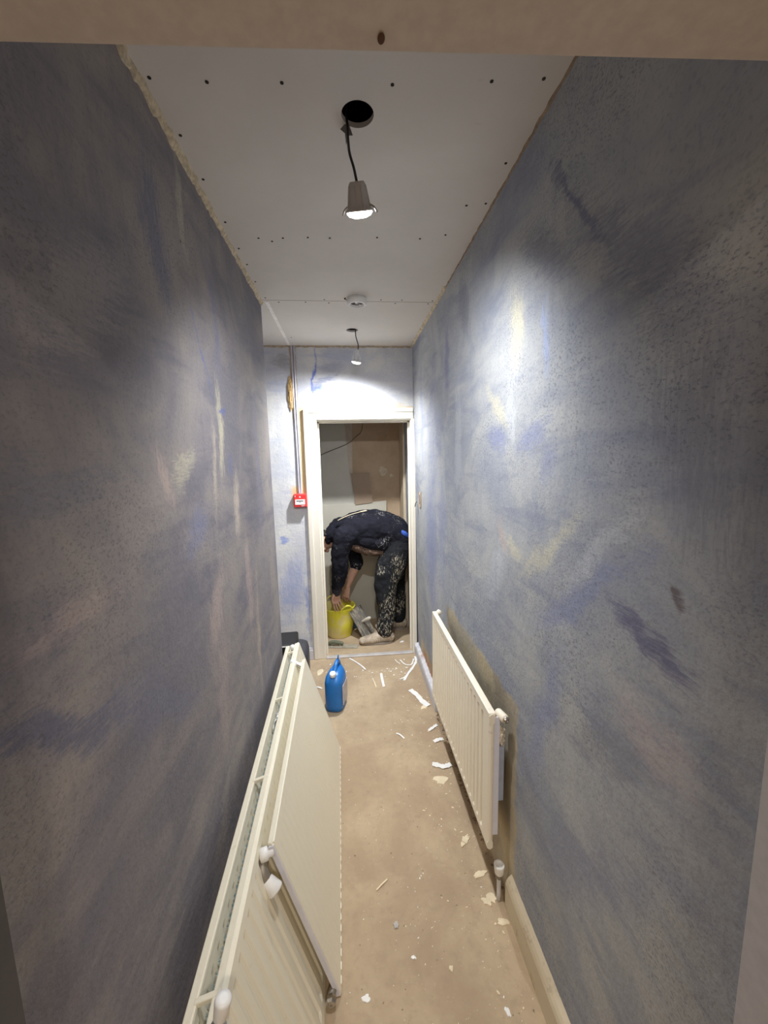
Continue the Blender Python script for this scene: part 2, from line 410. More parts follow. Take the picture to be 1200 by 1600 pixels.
link('threshold_strip', (lambda b: box(b, DX0+.001, DX1-.001, YE-.03, YE+.012, .0, .012, .004))(bmesh.new()), plain('worn_aluminium', (.62,.60,.60), .4, .3), door)
# skirtings
def prof_strip(pts, y0, y1, rag=0, seed=0, n=40):
    """pts: closed (x,z) profile extruded along y"""
    bm = bmesh.new(); rows = []
    for i in range(n+1):
        y = y0 + (y1-y0)*i/n
        rows.append([bm.verts.new((x, y, z - (rag*abs(noise.noise(Vector((i*.6, seed, 2)))) if z > .05 else 0))) for x, z in pts])
    k = len(pts)
    for a, b in zip(rows, rows[1:]):
        for i in range(k): bm.faces.new((a[i], a[(i+1)%k], b[(i+1)%k], b[i]))
    bm.faces.new(rows[0]); bm.faces.new(rows[-1][::-1]); return bm
link('baseboard_right', prof_strip([(.516,0),(.516,.095),(.520,.108),(.526,.118),(.541,.132),(.541,0)], YN, 1.185, .004, 1), skirt_m, kind=S)
link('baseboard_right_far', prof_strip([(.506,0),(.506,.075),(.511,.088),(.541,.095),(.541,0)], 2.30, YE-.02, .03, 5), skirt_blue_m, kind=S)
bb = bmesh.new(); box(bb, -1.4, DX0-.10, YE-.020, YE, 0, .082, .003); box(bb, -1.4, DX0-.10, YE-.014, YE, .08, .098, .003)
link('baseboard_end', bb, skirt_blue_m, kind=S)
# ragged filler along the wall heads
link('trim_2', bead([(XL-.002,YN,CZ),(XL-.002,2.283,CZ)], .018, .022, 3, ((1,0,0),(0,0,-1))), buff_m, kind=S)
link('trim_3', bead([(XR+.001,YN,CZ),(XR+.001,2.05,CZ)], .006, .008, 9, ((-1,0,0),(0,0,-1))), brownfill_m, kind=S)
link('trim_4', bead([(XR+.001,2.05,CZ),(XR+.001,YE,CZ)], .018, .014, 12, ((-1,0,0),(0,0,-1))), buff_m, kind=S)
link('trim_5', bead([(-1.3,YE,CZ),(.51,YE,CZ)], .010, .014, 15, ((0,-1,0),(0,0,-1))), plain('fawn_filler', (.42,.34,.24), .9, var=.3, scale=60), kind=S)
# doorway the photo was taken through: lintel slopes slightly
nw = bmesh.new()
box(nw, -1.5, -.42, YN-.12, YN-.004, 0, CZ); box(nw, .545, 1.5, YN-.12, YN-.004, 0, CZ); box(nw, -.42, .545, YN-.12, YN-.004, 2.03, CZ)
link('wall_near', nw, plain('near_wall_paint', (.42,.40,.40), .8), kind=S)
d2 = bmesh.new()
box(d2, -.42, .545, YN-.14, YN, 1.978, 2.03)
for v in d2.verts:
    if v.co.z < 2.0: v.co.z = 1.978 + .039*v.co.x
door2 = link('door_2', d2, lining_m, kind=S)
link('jamb', B(.505, .545, YN-.14, YN, 0, 2.03), lining_m2, door2)
link('jamb', B(-.42, -.383, YN-.14, YN, 0, 2.03), plain('shaded_jamb', (.085,.08,.08), .8), door2)  # shade on the left jamb is put into its dark colour
nb = bmesh.new(); ball(nb, (.0405, YN-.012, 1.978), .0032, (1,1.5,.5)); link('nail_head', nb, plain('rust_spot', (.10,.05,.03), .9), door2)
# room behind the camera
rm = plain('back_room_paint', (.55,.50,.42), .85)
link('wall_room_left', B(-1.6, -1.5, -2.5, YN-.12, 0, CZ), rm, kind=S); link('wall_room_right', B(1.5, 1.6, -2.5, YN-.12, 0, CZ), rm, kind=S)
link('wall_room_back', B(-1.5, 1.5, -2.6, -2.5, 0, CZ), rm, kind=S); link('ceiling_room', B(-1.6, 1.6, -2.6, YN-.12, CZ, CZ+.1), rm, kind=S)
# cupboard behind the end door
YB = 3.90
cup_grey = plain('grey_board', (.58,.56,.50), .85, var=.05, scale=5)
cup_brown = Mat('brown_scratch_plaster', .9); _p = cup_brown.pos()
_c = cup_brown.mix(cup_brown.ramp(cup_brown.noise(_p, 5, 6, .65), .3, .7), (.46,.34,.23), (.55,.42,.30))
_c = cup_brown.mix(cup_brown.ramp(cup_brown.noise(_p, 30, 3, .7), .68, .74), _c, (.55,.46,.36))
cup_brown.color(_c); cup_brown.bump(cup_brown.noise(_p, 40, 4), .3, .005); cup_brown = cup_brown.m
link('wall_cupboard_back', B(-.75, .66, YB, YB+.1, 0, CZ), cup_brown, kind=S)
link('wall_cupboard_left', B(-.75, -.65, YE+.1, YB, 0, CZ), cup_grey, kind=S)
link('trim_6', B(.505, .60, 3.62, YB, 0, CZ), plain('cream_boxing', (.60,.50,.36), .7, var=.06), kind=S)['label'] = 'cream painted boxing in the cupboard corner'

# boards fixed in the cupboard
def slab(name, quad, th, y, mat, label, cat, group=None):
    bm = bmesh.new()
    a = [bm.verts.new((x, y, z)) for x, z in quad]; b = [bm.verts.new((x, y+th, z)) for x, z in quad]; k = len(quad)
    bm.faces.new(a); bm.faces.new(b[::-1])
    for i in range(k): bm.faces.new((a[i], b[i], b[(i+1)%k], a[(i+1)%k]))
    return tag(link(name, bm, mat), label, cat, group)
slab('plaster_board', [(-.64,0),(.02,0),(.066,1.19),(.012,1.483),(-.02,1.96),(-.02,2.46),(-.64,2.46)], .012, YB-.030, cup_grey, 'tall grey plasterboard sheet on the cupboard back wall, left of the bare brown plaster', 'plasterboard')
slab('timber_strip', [(-.04,1.2),(.04,1.35),(.052,1.96),(.052,2.46),(-.06,2.46)], .012, YB-.016, plain('pale_timber', (.52,.45,.38), .8), 'narrow pale strip between grey plasterboard and brown plaster at the cupboard top', 'board')
slab('plaster_board', [(-.60,0),(.369,0),(.366,1.21),(.06,1.185),(-.60,1.175)], .012, YB-.046, plain('pale_board', (.56,.53,.45), .85, var=.04, scale=5), 'low pale plasterboard sheet standing on the cupboard floor behind the bending worker', 'plasterboard')
slab('hardboard_piece', [(.060,1.178),(.228,1.196),(.205,1.492),(.030,1.483)], .006, YB-.056, plain('brown_card', (.34,.25,.18), .8, var=.05), 'small brown square of hardboard fixed above the low pale sheet', 'board')
def patch(name, cx, cz, r, seed, mat, label):
    bm = bmesh.new(); rnd = random.Random(seed); n = 22
    vs = []
    for i in range(n):
        a = 2*PI*i/n; rr = r*(.65+.5*rnd.random()); vs.append((cx+rr*math.cos(a), cz+rr*.9*math.sin(a)))
    a = [bm.verts.new((x, YB-.004, z)) for x, z in vs]; c = bm.verts.new((cx, YB-.010, cz)); b = [bm.verts.new((x, YB+.004, z)) for x, z in vs]
    for i in range(n): bm.faces.new((a[i], a[(i+1)%n], c)); bm.faces.new((a[i], b[i], b[(i+1)%n], a[(i+1)%n]))
    bm.faces.new(b[::-1])
    return tag(link(name, bm, mat), label, 'filler patch')
pale_fill = plain('pale_filler', (.62,.54,.42), .9, var=.2, scale=50)
patch('filler_patch', .345, 1.50, .05, 4, pale_fill, 'round pale dab of filler on the brown plaster')
patch('filler_patch', .43, 1.455, .022, 6, pale_fill, 'narrow pale dab just right of the round one on brown plaster')
patch('filler_patch', .40, 1.83, .012, 8, pale_fill, 'tiny pale speck of filler high on the brown plaster')
tag(link('cable', T([(-.45,YB-.04,1.55,.004),(-.25,YB-.04,1.67,.004),(-.02,YB-.04,1.76,.004),(.08,YB-.02,1.83,.004),(.15,YB-.01,1.92,.004),(.16,YB-.01,2.2,.004)], n=8), plain('grey_cable', (.20,.17,.15), .7), smooth=True), 'thin dark cable drooping across the top of the cupboard wall', 'cable')

# ------------------------------------------------------------------ CEILING FITTINGS
def emis(name, c, s):
    m = bpy.data.materials.new(name); m.use_nodes = True; b = m.node_tree.nodes['Principled BSDF']
    b.inputs['Emission Color'].default_value = (*c, 1); b.inputs['Emission Strength'].default_value = s
    b.inputs['Base Color'].default_value = (.9,.9,.9,1); return m
body_m = plain('lamp_body_enamel', (.62,.60,.58), .4, var=.05)
def downlight(loc, axis, label, h1, cord, watt, glow, bodym, bl, scale=1.0, colr=(.97,.985,1), size=160):
    root = empty('downlight', loc, label, 'lamp', 'bare downlights hanging on their cables')
    ax = Vector(axis).normalized()           # points out of the lens
    s = scale
    bm = lathe(bmesh.new(), [(.004,-bl),(.017*s,-bl),(.020*s,-bl+.004),(.022*s,-bl*.55),(.030*s,-.006*s),(.035*s,-.004*s),(.035*s,0),(.031*s,0),(.029*s,-.003)], (0,0,0), ax, 32)
    hs = link('housing', bm, bodym, root, True)
    q = Vector((0,0,1)).rotation_difference(ax)
    for k in range(8):
        fb = bmesh.new(); a = 2*PI*k/8
        tube(fb, [tuple(q@Vector((.022*s*math.cos(a), .022*s*math.sin(a), -bl*.85)))+(.0016,), tuple(q@Vector((.030*s*math.cos(a), .030*s*math.sin(a), -.008*s)))+(.0016,)], n=6, sub=1)
        link('cooling_rib', fb, bodym, hs)
    lens = lathe(bmesh.new(), [(.031*s,-.002),(.032*s,.003),(.027*s,.009),(.016*s,.013),(.004*s,.014)], (0,0,0), ax, 28)
    link('lens', lens, emis('lamp_lens_glow', (1,.98,.93), glow), root, True)
    for sgn in (-1, 1):
        sp = bmesh.new(); p0 = q@Vector((sgn*.030*s,0,-.012*s)); p1 = q@Vector((sgn*.040*s,0,-.006*s)); p2 = q@Vector((sgn*.046*s,0,.004))
        tube(sp, [(*p0,.0022),(*p1,.0022),(*p2,.0022)], n=8, sub=3); link('spring_clip', sp, chrome_m, root, True)
    cp = [tuple(Vector(p)-Vector(loc))+(.0032,) for p in cord]
    link('cord', T(cp, n=8), black_m, root, True)
    ld = bpy.data.lights.new('downlight_beam', 'SPOT'); ld.energy = watt; ld.color = colr
    ld.spot_size = R(size); ld.spot_blend = 1.0; ld.shadow_soft_size = .028*s
    lo = bpy.data.objects.new('downlight_beam', ld); col.objects.link(lo); lo.parent = root
    lo.location = ax*.018; lo.rotation_euler = (-ax).to_track_quat('Z', 'Y').to_euler()
    return root
L1 = (.050, 1.080, 2.236)
ax1 = (.13, .56, -1)
t1 = Vector(L1) - Vector(ax1).normalized()*.058
downlight(L1, ax1, 'lit downlight dangling from the nearer ceiling hole, lens glaring white', H1,
          [tuple(t1), (t1.x-.006, t1.y, t1.z+.03), (t1.x-.016, t1.y+.004, t1.z+.07), (.026, 1.10, CZ-.02), (.024, 1.108, CZ+.03), (.03, 1.09, CZ+.12)], LAMP1_W, 25, body_m, .058)
L2 = (.078, 2.735, 2.262)
ax2 = (-.17, .16, -1)
t2 = Vector(L2) - Vector(ax2).normalized()*.078
clear_m = plain('frosted_clear_plastic', (.62,.63,.66), .25, var=.2, scale=60)
downlight(L2, ax2, 'smaller looking downlight hanging from the farther ceiling hole above the doorway', H2,
          [tuple(t2), (t2.x+.002, t2.y, t2.z+.03), (.080, 2.735, CZ-.04), (.078, 2.74, CZ), (.07, 2.74, CZ+.1)], LAMP2_W, 1.2, clear_m, .078, 1.0, (.97,.985,1), 168)
# torn paper where the cable leaves the first hole
pm = bmesh.new()
vv = [pm.verts.new(p) for p in ((.008,1.135,CZ-.004),(.028,1.118,CZ+.004),(.040,1.128,CZ-.022),(.030,1.112,CZ-.034),(.022,1.120,CZ-.050),(.020,1.125,CZ-.02))]
pm.faces.new((vv[0],vv[1],vv[5])); pm.faces.new((vv[1],vv[2],vv[5])); pm.faces.new((vv[2],vv[3],vv[5])); pm.faces.new((vv[3],vv[4],vv[5]))
bmesh.ops.solidify(pm, geom=pm.faces[:], thickness=.0015)
tag(link('torn_paper', pm, plain('grey_paper', (.28,.26,.23), .9)), 'torn grey flap of paper round the cable at the near ceiling hole', 'paper')
# smoke detector base
sd = empty('smoke_detector_base', (.075, 2.215, CZ), 'round white smoke detector base on the ceiling joint, cover missing', 'smoke detector')
link('housing', lathe(bmesh.new(), [(.052,0),(.052,-.022),(.050,-.030),(.043,-.034),(.038,-.034),(.036,-.020),(.004,-.020)][::-1], n=40), white_pl, sd, True)
ct = bmesh.new(); lathe(ct, [(.034,-.0195),(.034,-.023),(.026,-.024)][::-1], n=30); link('socket_plate', ct, charcoal_m, sd)
for a in (20, 140, 260):
    c = bmesh.new(); x, y = .02*math.cos(R(a)), .02*math.sin(R(a)); box(c, x-.006, x+.006, y-.003, y+.003, -.031, -.022, .001); link('contact', c, chrome_m, sd)
link('screw', lathe(bmesh.new(), [(.004,-.006),(.005,0)], (-.062,0,0), n=10), dark_m, sd)

# ------------------------------------------------------------------ END WALL FITTINGS
fa = empty('fire_alarm_call_point', (-.375, YE, 1.262), 'small red fire alarm box on the end wall left of the doorway', 'fire alarm')
red_m = plain('alarm_red', (.72,.035,.035), .4, var=.05)
link('back_box', (lambda b: box(b, -.050,.050,-.035,0,0,.104,.006))(bmesh.new()), red_m, fa)
link('front_plate', (lambda b: box(b, -.047,.047,-.046,-.034,.004,.100,.004))(bmesh.new()), red_m, fa)
lab = link('label_panel', B(-.037,.037,-.0485,-.045,.022,.062), white_pl, fa)
lb = bmesh.new()
for i in range(7): box(lb, -.026+i*.0075, -.026+i*.0075+.0055, -.0492,-.0482, .046, .054)
bmesh.ops.create_cone(lb, cap_ends=True, segments=3, radius1=.005, radius2=.005, depth=.001, matrix=Matrix.Translation((0,-.0488,.041)) @ Matrix.Rotation(R(90),4,'X') @ Matrix.Rotation(R(180),4,'Z'))
link('black_marking', lb, black_m, lab)
link('emblem', lathe(bmesh.new(), [(.006,0),(.006,.001)], (0,-.0465,.081), (0,-1,0), 16), white_pl, fa)
link('white_marking', B(.008,.032,-.0468,-.0458,.010,.014), white_pl, fa)
link('white_marking', B(-.038,-.034,-.0468,-.0458,.080,.092), white_pl, fa)
for k, (dx, lbl) in enumerate(((-.387, 'left one of the two grey surface conduits running down to the fire alarm'), (-.370, 'right one of the two surface conduits running down to the fire alarm, nearer the doorway'))):
    bm = T([(dx,YE-.008,CZ,.0062),(dx-.001,YE-.008,2.1,.0062),(dx+.003,YE-.008,1.7,.0062),(dx+.004,YE-.010,1.45,.0062),(-.375+(k-.5)*.010,YE-.014,1.364,.0062)], n=10)
    tag(link('conduit', bm, plain('grey_conduit', (.55,.54,.62), .35, .3), smooth=True), lbl, 'conduit', 'conduits above the fire alarm')
ff = bmesh.new(); ball(ff, (0,0,0), 1, u=24, v=16)
for v in ff.verts:
    d = noise.noise(v.co*2.5)*.35 + noise.noise(v.co*7)*.25; v.co *= 1+d
    v.co = Vector((v.co.x*.026, v.co.y*.014, v.co.z*.115))
o = tag(link('expanding_foam', ff, plain('tan_foam', (.50,.34,.16), .95, var=.35, scale=90, bump=1.0)), 'rough tan lump of foam behind the conduits high on the end wall', 'foam'); o.location = (-.408, YE-.004, 2.115)
# cut-out in the right wall with loose wires
sw = bmesh.new(); box(sw, -.004, .0, -.022, .022, -.055, .055, .002)
sc = tag(link('socket_cutout', sw, plain('raw_timber_edge', (.62,.42,.24), .85)), 'small bare timber edged cut-out in the right wall beside the doorway', 'cut-out'); sc.location = (.5235, 2.86, 1.315); sc.rotation_euler = (0, R(.6), 0)
link('slot', B(-.0052,-.0038,-.006,.006,-.035,.035), dark_m, sc)
tag(link('wire_end', T([(.518,2.99,1.285,.004),(.508,2.97,1.275,.004),(.500,2.95,1.255,.004)], n=8), charcoal_m, smooth=True), 'short dark wire end poking out by the right side of the door frame', 'wire')

# ------------------------------------------------------------------ RADIATORS
def panel_bm(L, H, th, flute=.0035, pitch=.0385, both=False, seam=False):
    """pressed steel panel: local Y length, Z height, X thickness (front = +X)"""
    bm = bmesh.new()
    ys = [0, .006]; y = .03
    prof = []                                   # (y, depth)
    prof.append((0, -th*.35)); prof.append((.004, 0)); prof.append((.022, 0))
    y = .024
    while y + pitch < L-.022:
        prof += [(y, 0), (y+pitch*.14, -flute), (y+pitch*.40, -flute), (y+pitch*.54, 0)]
        y += pitch
    prof += [(L-.022, 0), (L-.004, 0), (L, -th*.35)]
    zs = [(0, -th*.4, 0), (.006, 0, 0), (.028, 0, 0), (.040, 0, 1), (H-.040, 0, 1), (H-.028, 0, 0), (H-.006, 0, 0), (H, -th*.4, 0)]
    def grid(sign, x0):
        rows = []
        for z, dx, k in zs:
            rows.append([bm.verts.new((x0 + sign*(min(dx, dd if dd < -flute*1.01 else 0) + (dd*k if dd >= -flute*1.01 else 0)), yy, z)) for yy, dd in prof])
        for a, b in zip(rows, rows[1:]):
            for i in range(len(prof)-1): bm.faces.new((a[i], a[i+1], b[i+1], b[i]))
        return rows
    f = grid(1, th/2); g = grid(-1, -th/2)
    n = len(prof)
    for i in range(n-1):
        bm.faces.new((f[0][i], g[0][i], g[0][i+1], f[0][i+1])); bm.faces.new((f[-1][i], f[-1][i+1], g[-1][i+1], g[-1][i]))
    for i in range(len(zs)-1):
        bm.faces.new((f[i][0], f[i+1][0], g[i+1][0], g[i][0])); bm.faces.new((f[i][-1], g[i][-1], g[i+1][-1], f[i+1][-1]))
    return bm
def fins_bm(L, z0, z1, xa, xb, pitch=.034, th=.0012, y0=.03):
    bm = bmesh.new(); pts = []; y = y0; k = 0
    while y < L-.03:
        pts += [(xa, y), (xb, y+pitch*.28), (xb, y+pitch*.5), (xa, y+pitch*.78)]; y += pitch
    lo = [bm.verts.new((x, y, z0)) for x, y in pts]; hi = [bm.verts.new((x, y, z1)) for x, y in pts]
    for i in range(len(pts)-1): bm.faces.new((lo[i], lo[i+1], hi[i+1], hi[i]))
    bmesh.ops.solidify(bm, geom=bm.faces[:], thickness=th)
    return bm
def fitting(parent, loc, axis, cap=True, name='valve'):
    """brass/chrome union with a hex nut and white cap, pointing along axis"""
    a = Vector(axis).normalized()
    v = link(name, lathe(bmesh.new(), [(.008,-.01),(.011,0),(.011,.012),(.015,.013),(.015,.026),(.010,.028),(.010,.040)], loc, a, 6), chrome_m, parent)
    if cap:
        link('cap', lathe(bmesh.new(), [(.011,.038),(.013,.040),(.016,.072),(.014,.078),(.006,.079)], loc, a, 24), white_pl, v, True)
    return v

# A: long double radiator leaning on the left wall
LA, HA = 1.66, .578
rA = empty('radiator', (-.110, .60, 0), 'long cream double panel radiator leaning on the left wall, ribbed face outward', 'radiator', rot=(0, R(-17.2), R(1.45)))
FT = .016; GAP = .062
pf = link('front_panel', panel_bm(LA, HA, FT, .0045, .044), rad_m, rA); pf.location = (-.008, 0, 0)
pb = link('back_panel', panel_bm(LA, HA, FT, .0045, .044), rad_m, rA); pb.location = (-.008-GAP, 0, 0)
link('top_rail', (lambda b: box(b, -.020, .002, .004, LA-.004, HA-.012, HA+.001, .003))(bmesh.new()), rad_m, pf)
link('top_rail', (lambda b: box(b, -.012, .010, .004, LA-.004, HA-.012, HA+.001, .003))(bmesh.new()), rad_m, pb)
link('fins', fins_bm(LA, .05, HA-.016, -.020, -.044, .022), fin_m, rA)
link('fins', fins_bm(LA, .05, HA-.050, -.057, -.042), fin_m, rA)
for yy in (.10, .66, 1.12, LA-.10):
    link('cross_bar', (lambda b: box(b, -.066, -.012, yy-.006, yy+.006, HA-.010, HA+.002, .002))(bmesh.new()), rad_m, rA)
for yy in (.018, LA-.018):
    link('end_manifold', T([(-.012, yy, HA-.035, .013), (-.064, yy, HA-.035, .013)], n=14, sub=2), rad_m, rA, True)
    link('end_manifold', T([(-.012, yy, .035, .013), (-.064, yy, .035, .013)], n=14, sub=2), rad_m, rA, True)
fv = fitting(rA, (-.040, .03, HA-.030), (.25, -.7, .6)); fitting(rA, (-.010, .045, HA-.020), (.5, .1, .9), name='bleed_valve')
link('cap', lathe(bmesh.new(), [(.012,0),(.014,.01),(.013,.028),(.004,.030)], (-.040, LA-.03, HA-.022), (0,0,1), 20), white_pl, rA, True)
bk = bmesh.new(); tube(bk, [(-.030,1.02,HA-.005,.0035,.007),(-.034,.98,HA-.002,.0035,.007),(-.050,.95,HA-.03,.0035,.007),(-.045,.93,HA-.10,.0035,.007)], n=8); 
link('wall_bracket', bk, plain('bright_zinc', (.75,.78,.80), .25, .8), rA, True)
# wall side lugs that touch the wall
for yy in (.35, 1.30):
    link('mounting_lug', (lambda b: box(b, -.108, -.078, yy-.02, yy+.02, HA-.14, HA-.05, .003))(bmesh.new()), rad_m, rA)

# B: single panel leaning against A
LB, HB = 1.045, .578
rB = empty('radiator', (-.070, 1.002, .003), 'cream single panel radiator leaning on the longer one, smooth back outward', 'radiator', rot=(0, R(-17.4), R(1.2)))
pn = link('front_panel', panel_bm(LB, HB, .014, .0008, .034), rad_m, rB); pn.location = (-.007, 0, 0)
link('top_rail', (lambda b: box(b, -.012, .008, .004, LB-.004, HB-.010, HB+.002, .003))(bmesh.new()), rad_m, pn)
sm = bmesh.new()
for i in range(30): box(sm, .004, .0092, .02+i*.0345, .02+i*.0345+.022, .006, .012, .002)
link('weld_seam', sm, rad_m, pn)
link('lit_edge_strip', (lambda b: box(b, -.011, .005, -.0025, .003, .004, HB-.004, .002))(bmesh.new()), pale_steel_lit_edge_m, pn)  # cool light on the cream panel end, put into the strip's colour
v = link('valve', lathe(bmesh.new(), [(.012,0),(.012,.014),(.017,.016),(.018,.036),(.012,.038)], (-.008, .002, HB-.024), (-1,-.1,.1), 16), white_pl, rB, True)
v2 = link('elbow', T([(-.036,.012,HB-.035,.014),(-.046,-.004,HB-.040,.015),(-.048,-.018,HB-.055,.016),(-.044,-.024,HB-.072,.015)], n=12), brass_m, v, True)
link('nut', lathe(bmesh.new(), [(.015,0),(.017,.003),(.017,.013),(.015,.016)], (-.046,.002,HB-.038), (-.2,-1,-.5), 6), brass_m, v)
link('cap', lathe(bmesh.new(), [(.013,0),(.016,.004),(.022,.036),(.020,.040),(.004,.039)], (-.042,-.026,HB-.072), (.45,-.3,-1), 24), white_pl, v, True)
fitting(rB, (-.018, LB-.03, HB-.030), (-.6,.25,.5), name='valve')
v = link('valve', T([(-.010,.01,.032,.010),(-.022,-.003,.030,.012),(-.024,-.022,.030,.012)], n=12), brass_m, rB, True)
link('nut', lathe(bmesh.new(), [(.015,0),(.016,.004),(.016,.012),(.012,.018),(.006,.019)], (-.024,-.014,.030), (0,-1,0.1), 6), chrome_m, v)

# C: wall mounted on the right
LC, HC = .915, .520
rC = empty('radiator', (.4585, 2.105, .235), 'beige ribbed radiator hanging on the right wall over bare plaster', 'radiator', rot=(0, 0, PI))
pc = link('front_panel', panel_bm(LC, HC, .020, .0095, .0425), rad_m2, rC)
link('top_rail', (lambda b: box(b, -.014, .011, .002, LC-.002, HC-.010, HC+.004, .004))(bmesh.new()), rad_m2, pc)
link('end_cover', (lambda b: box(b, -.028, -.009, LC-.007, LC-.002, .055, HC-.012, .001))(bmesh.new()), pale_steel_lit_edge_m, rC)
link('fins', fins_bm(LC, .06, HC-.03, -.010, -.030), fin_m, rC)
link('wall_bracket', (lambda b: box(b, -.058, -.038, LC-.055, LC-.030, .16, .40, .002))(bmesh.new()), blue_steel_m, rC)
link('wall_bracket', (lambda b: box(b, -.064, -.034, .06, .09, .16, .42, .002))(bmesh.new()), blue_steel_m, rC)
v = link('valve', lathe(bmesh.new(), [(.013,0),(.015,.004),(.015,.040),(.013,.044),(.004,.045)], (-.030, LC-.030, HC-.012), (-.25,1,.0), 24), rad_m2, rC, True)
link('vent_nut', lathe(bmesh.new(), [(.011,.044),(.012,.050),(.008,.054),(.007,.050),(.003,.051)], (-.030, LC-.030, HC-.012), (-.25,1,0), 16), chrome_m, v)
link('end_plug', lathe(bmesh.new(), [(.012,0),(.015,.012),(.012,.024),(.004,.026)], (-.018, .016, HC-.01), (-.6,0,1), 16), rad_m2, rC, True)
fo = bmesh.new(); ball(fo, (0,0,0), 1, u=20, v=14)
for v_ in fo.verts:
    v_.co *= 1 + noise.noise(v_.co*4+Vector((3,1,0)))*.7; v_.co = Vector((v_.co.x*.011, v_.co.y*.014, v_.co.z*.032))
o = tag(link('foil_wrap', fo, plain('crumpled_foil', (.75,.70,.60), .25, .7, var=.3, scale=90)), 'crumpled shiny tape wrapped behind the near end of the wall radiator', 'tape'); o.location = (.495, 1.200, .665)
# tail pipe from the floor with cap
tp = empty('radiator_tail_pipe', (.500, 1.205, 0), 'short capped pipe rising from the floor below the wall radiator', 'pipe')
link('pipe', T([(0,0,0,.0075),(0,0,.07,.0075),(0,0,.118,.0075)], n=14, sub=2, flat_end=True), plain('white_pipe', (.62,.62,.66), .4), tp, True)
link('collar', lathe(bmesh.new(), [(.010,0),(.011,.004),(.011,.016),(.008,.02)], (0,0,.095), (0,0,1), 6), brass_m, tp)
link('cap', lathe(bmesh.new(), [(.012,0),(.016,.006),(.0185,.034),(.0185,.040),(.013,.042),(.012,.036),(.003,.036)], (0,0,.112), n=28), white_pl, tp, True)

# ------------------------------------------------------------------ BLUE CONTAINER
def superstack(bm, rows, n=32, e=3.2):
    rings = []
    for (z, cx, cy, rx, ry) in rows:
        ring = []
        for i in range(n):
            a = 2*PI*i/n; c, s = math.cos(a), math.sin(a)
            ring.append(bm.verts.new((cx+rx*math.copysign(abs(c)**(2/e), c), cy+ry*math.copysign(abs(s)**(2/e), s), z)))
        rings.append(ring)
    for a, b in zip(rings, rings[1:]):
        for i in range(n): bm.faces.new((a[i], a[(i+1)%n], b[(i+1)%n], b[i]))
    bm.faces.new(rings[0][::-1]); bm.faces.new(rings[-1]); return bm
blue_m = plain('blue_polythene', (.015,.16,.50), .35, var=.1)
jug = empty('plastic_jug', (-.128, 2.45, 0), 'blue plastic jug with a white screw cap standing on the floor', 'jug', rot=(0,0,R(-14)))
body = link('body', superstack(bmesh.new(), [(0,0,0,.052,.075),(.006,0,0,.060,.083),(.03,0,0,.062,.086),(.185,0,0,.062,.086),(.215,0,.004,.057,.080),(.238,0,.015,.044,.064),(.252,0,.03,.030,.048)]), blue_m, jug, True)
link('handle', T([(0,-.025,.235,.013,.016),(0,.012,.272,.012,.014),(0,.055,.283,.014,.013),(0,.088,.255,.016,.014),(0,.090,.205,.018,.016),(0,.080,.16,.018,.018)], n=14, lat=(1,0,0)), blue_m, jug, True)
hb = bmesh.new(); tube(hb, [(0,.05,.27,.010,.012),(0.006,.055,.30,.008,.006),(.008,.058,.322,.005,.004)], n=12, lat=(1,0,0)); link('moulded_ridge', hb, blue_m, jug, True)
link('neck', lathe(bmesh.new(), [(.020,0),(.019,.030)], (0,-.045,.218), (0,-.35,1), 24), blue_m, jug, True)
link('cap', lathe(bmesh.new(), [(.019,0),(.021,.003),(.020,.022),(.017,.025),(.004,.026)], (0,-.051,.238), (0,-.35,1), 28), white_pl, jug, True)
link('side_label', B(.0605,.0635,-.055,.055,.04,.17), plain('grey_label', (.55,.52,.52), .6), jug)

# black case behind the radiators
cs = empty('tool_case', (-.44, 2.62, 0), 'dark grey plastic tool case with a black lid tray behind the leaning radiators', 'tool case', rot=(0,0,R(4)))
link('body', superstack(bmesh.new(), [(0,0,0,.12,.13),(.01,0,0,.128,.14),(.30,0,0,.128,.14),(.33,0,0,.122,.134),(.345,0,0,.10,.115)], e=5), charcoal_m, cs, True)
tr = link('lid', (lambda b: box(b, -.13,.055,-.12,.10,.345,.415,.012))(bmesh.new()), black_m, cs)
link('rim', (lambda b: box(b, -.128,.050,-.124,-.118,.404,.410,.001))(bmesh.new()), white_pl, tr)
link('latch', (lambda b: box(b, .02,.06,-.146,-.136,.24,.30,.004))(bmesh.new()), black_m, cs)

# ------------------------------------------------------------------ CUPBOARD FLOOR ITEMS
BX, BY = -.128, 3.545
yel_m = Mat('yellow_rubber', .5); _p = yel_m.obj()
_c = yel_m.mix(yel_m.ramp(yel_m.noise(_p, 6, 6, .65), .42, .62), (.84,.78,.05), (.86,.76,.34))
yel_m.color(_c); yel_m = yel_m.m
bk = empty('flexible_bucket', (BX, BY, 0), 'yellow flexible bucket on the cupboard floor under the worker\'s hands', 'bucket', rot=(0,0,R(-62)))
bb_ = bmesh.new()
prof = [(.003,0),(.112,0),(.118,.006),(.138,.14),(.150,.265),(.155,.272),(.155,.280),(.147,.282),(.144,.268),(.132,.14),(.112,.012),(.003,.010)]
lathe(bb_, prof, n=48, cap=False)
link('tub', bb_, yel_m, bk, True)
for s in (-1, 1):
    link('handle', T([(s*.150,-.062,.270,.007,.010),(s*.158,-.040,.305,.007,.011),(s*.162,0,.320,.007,.012),(s*.158,.040,.305,.007,.011),(s*.150,.062,.270,.007,.010)], n=12, lat=(1,0,0)), yel_m, bk, True)
link('plaster_mix', lathe(bmesh.new(), [(.003,0),(.128,0),(.126,.012),(.06,.02),(.003,.018)], (0,0,.10), n=32, cap=False), plain('dark_wet_mix', (.10,.08,.04), .5), bk, True)

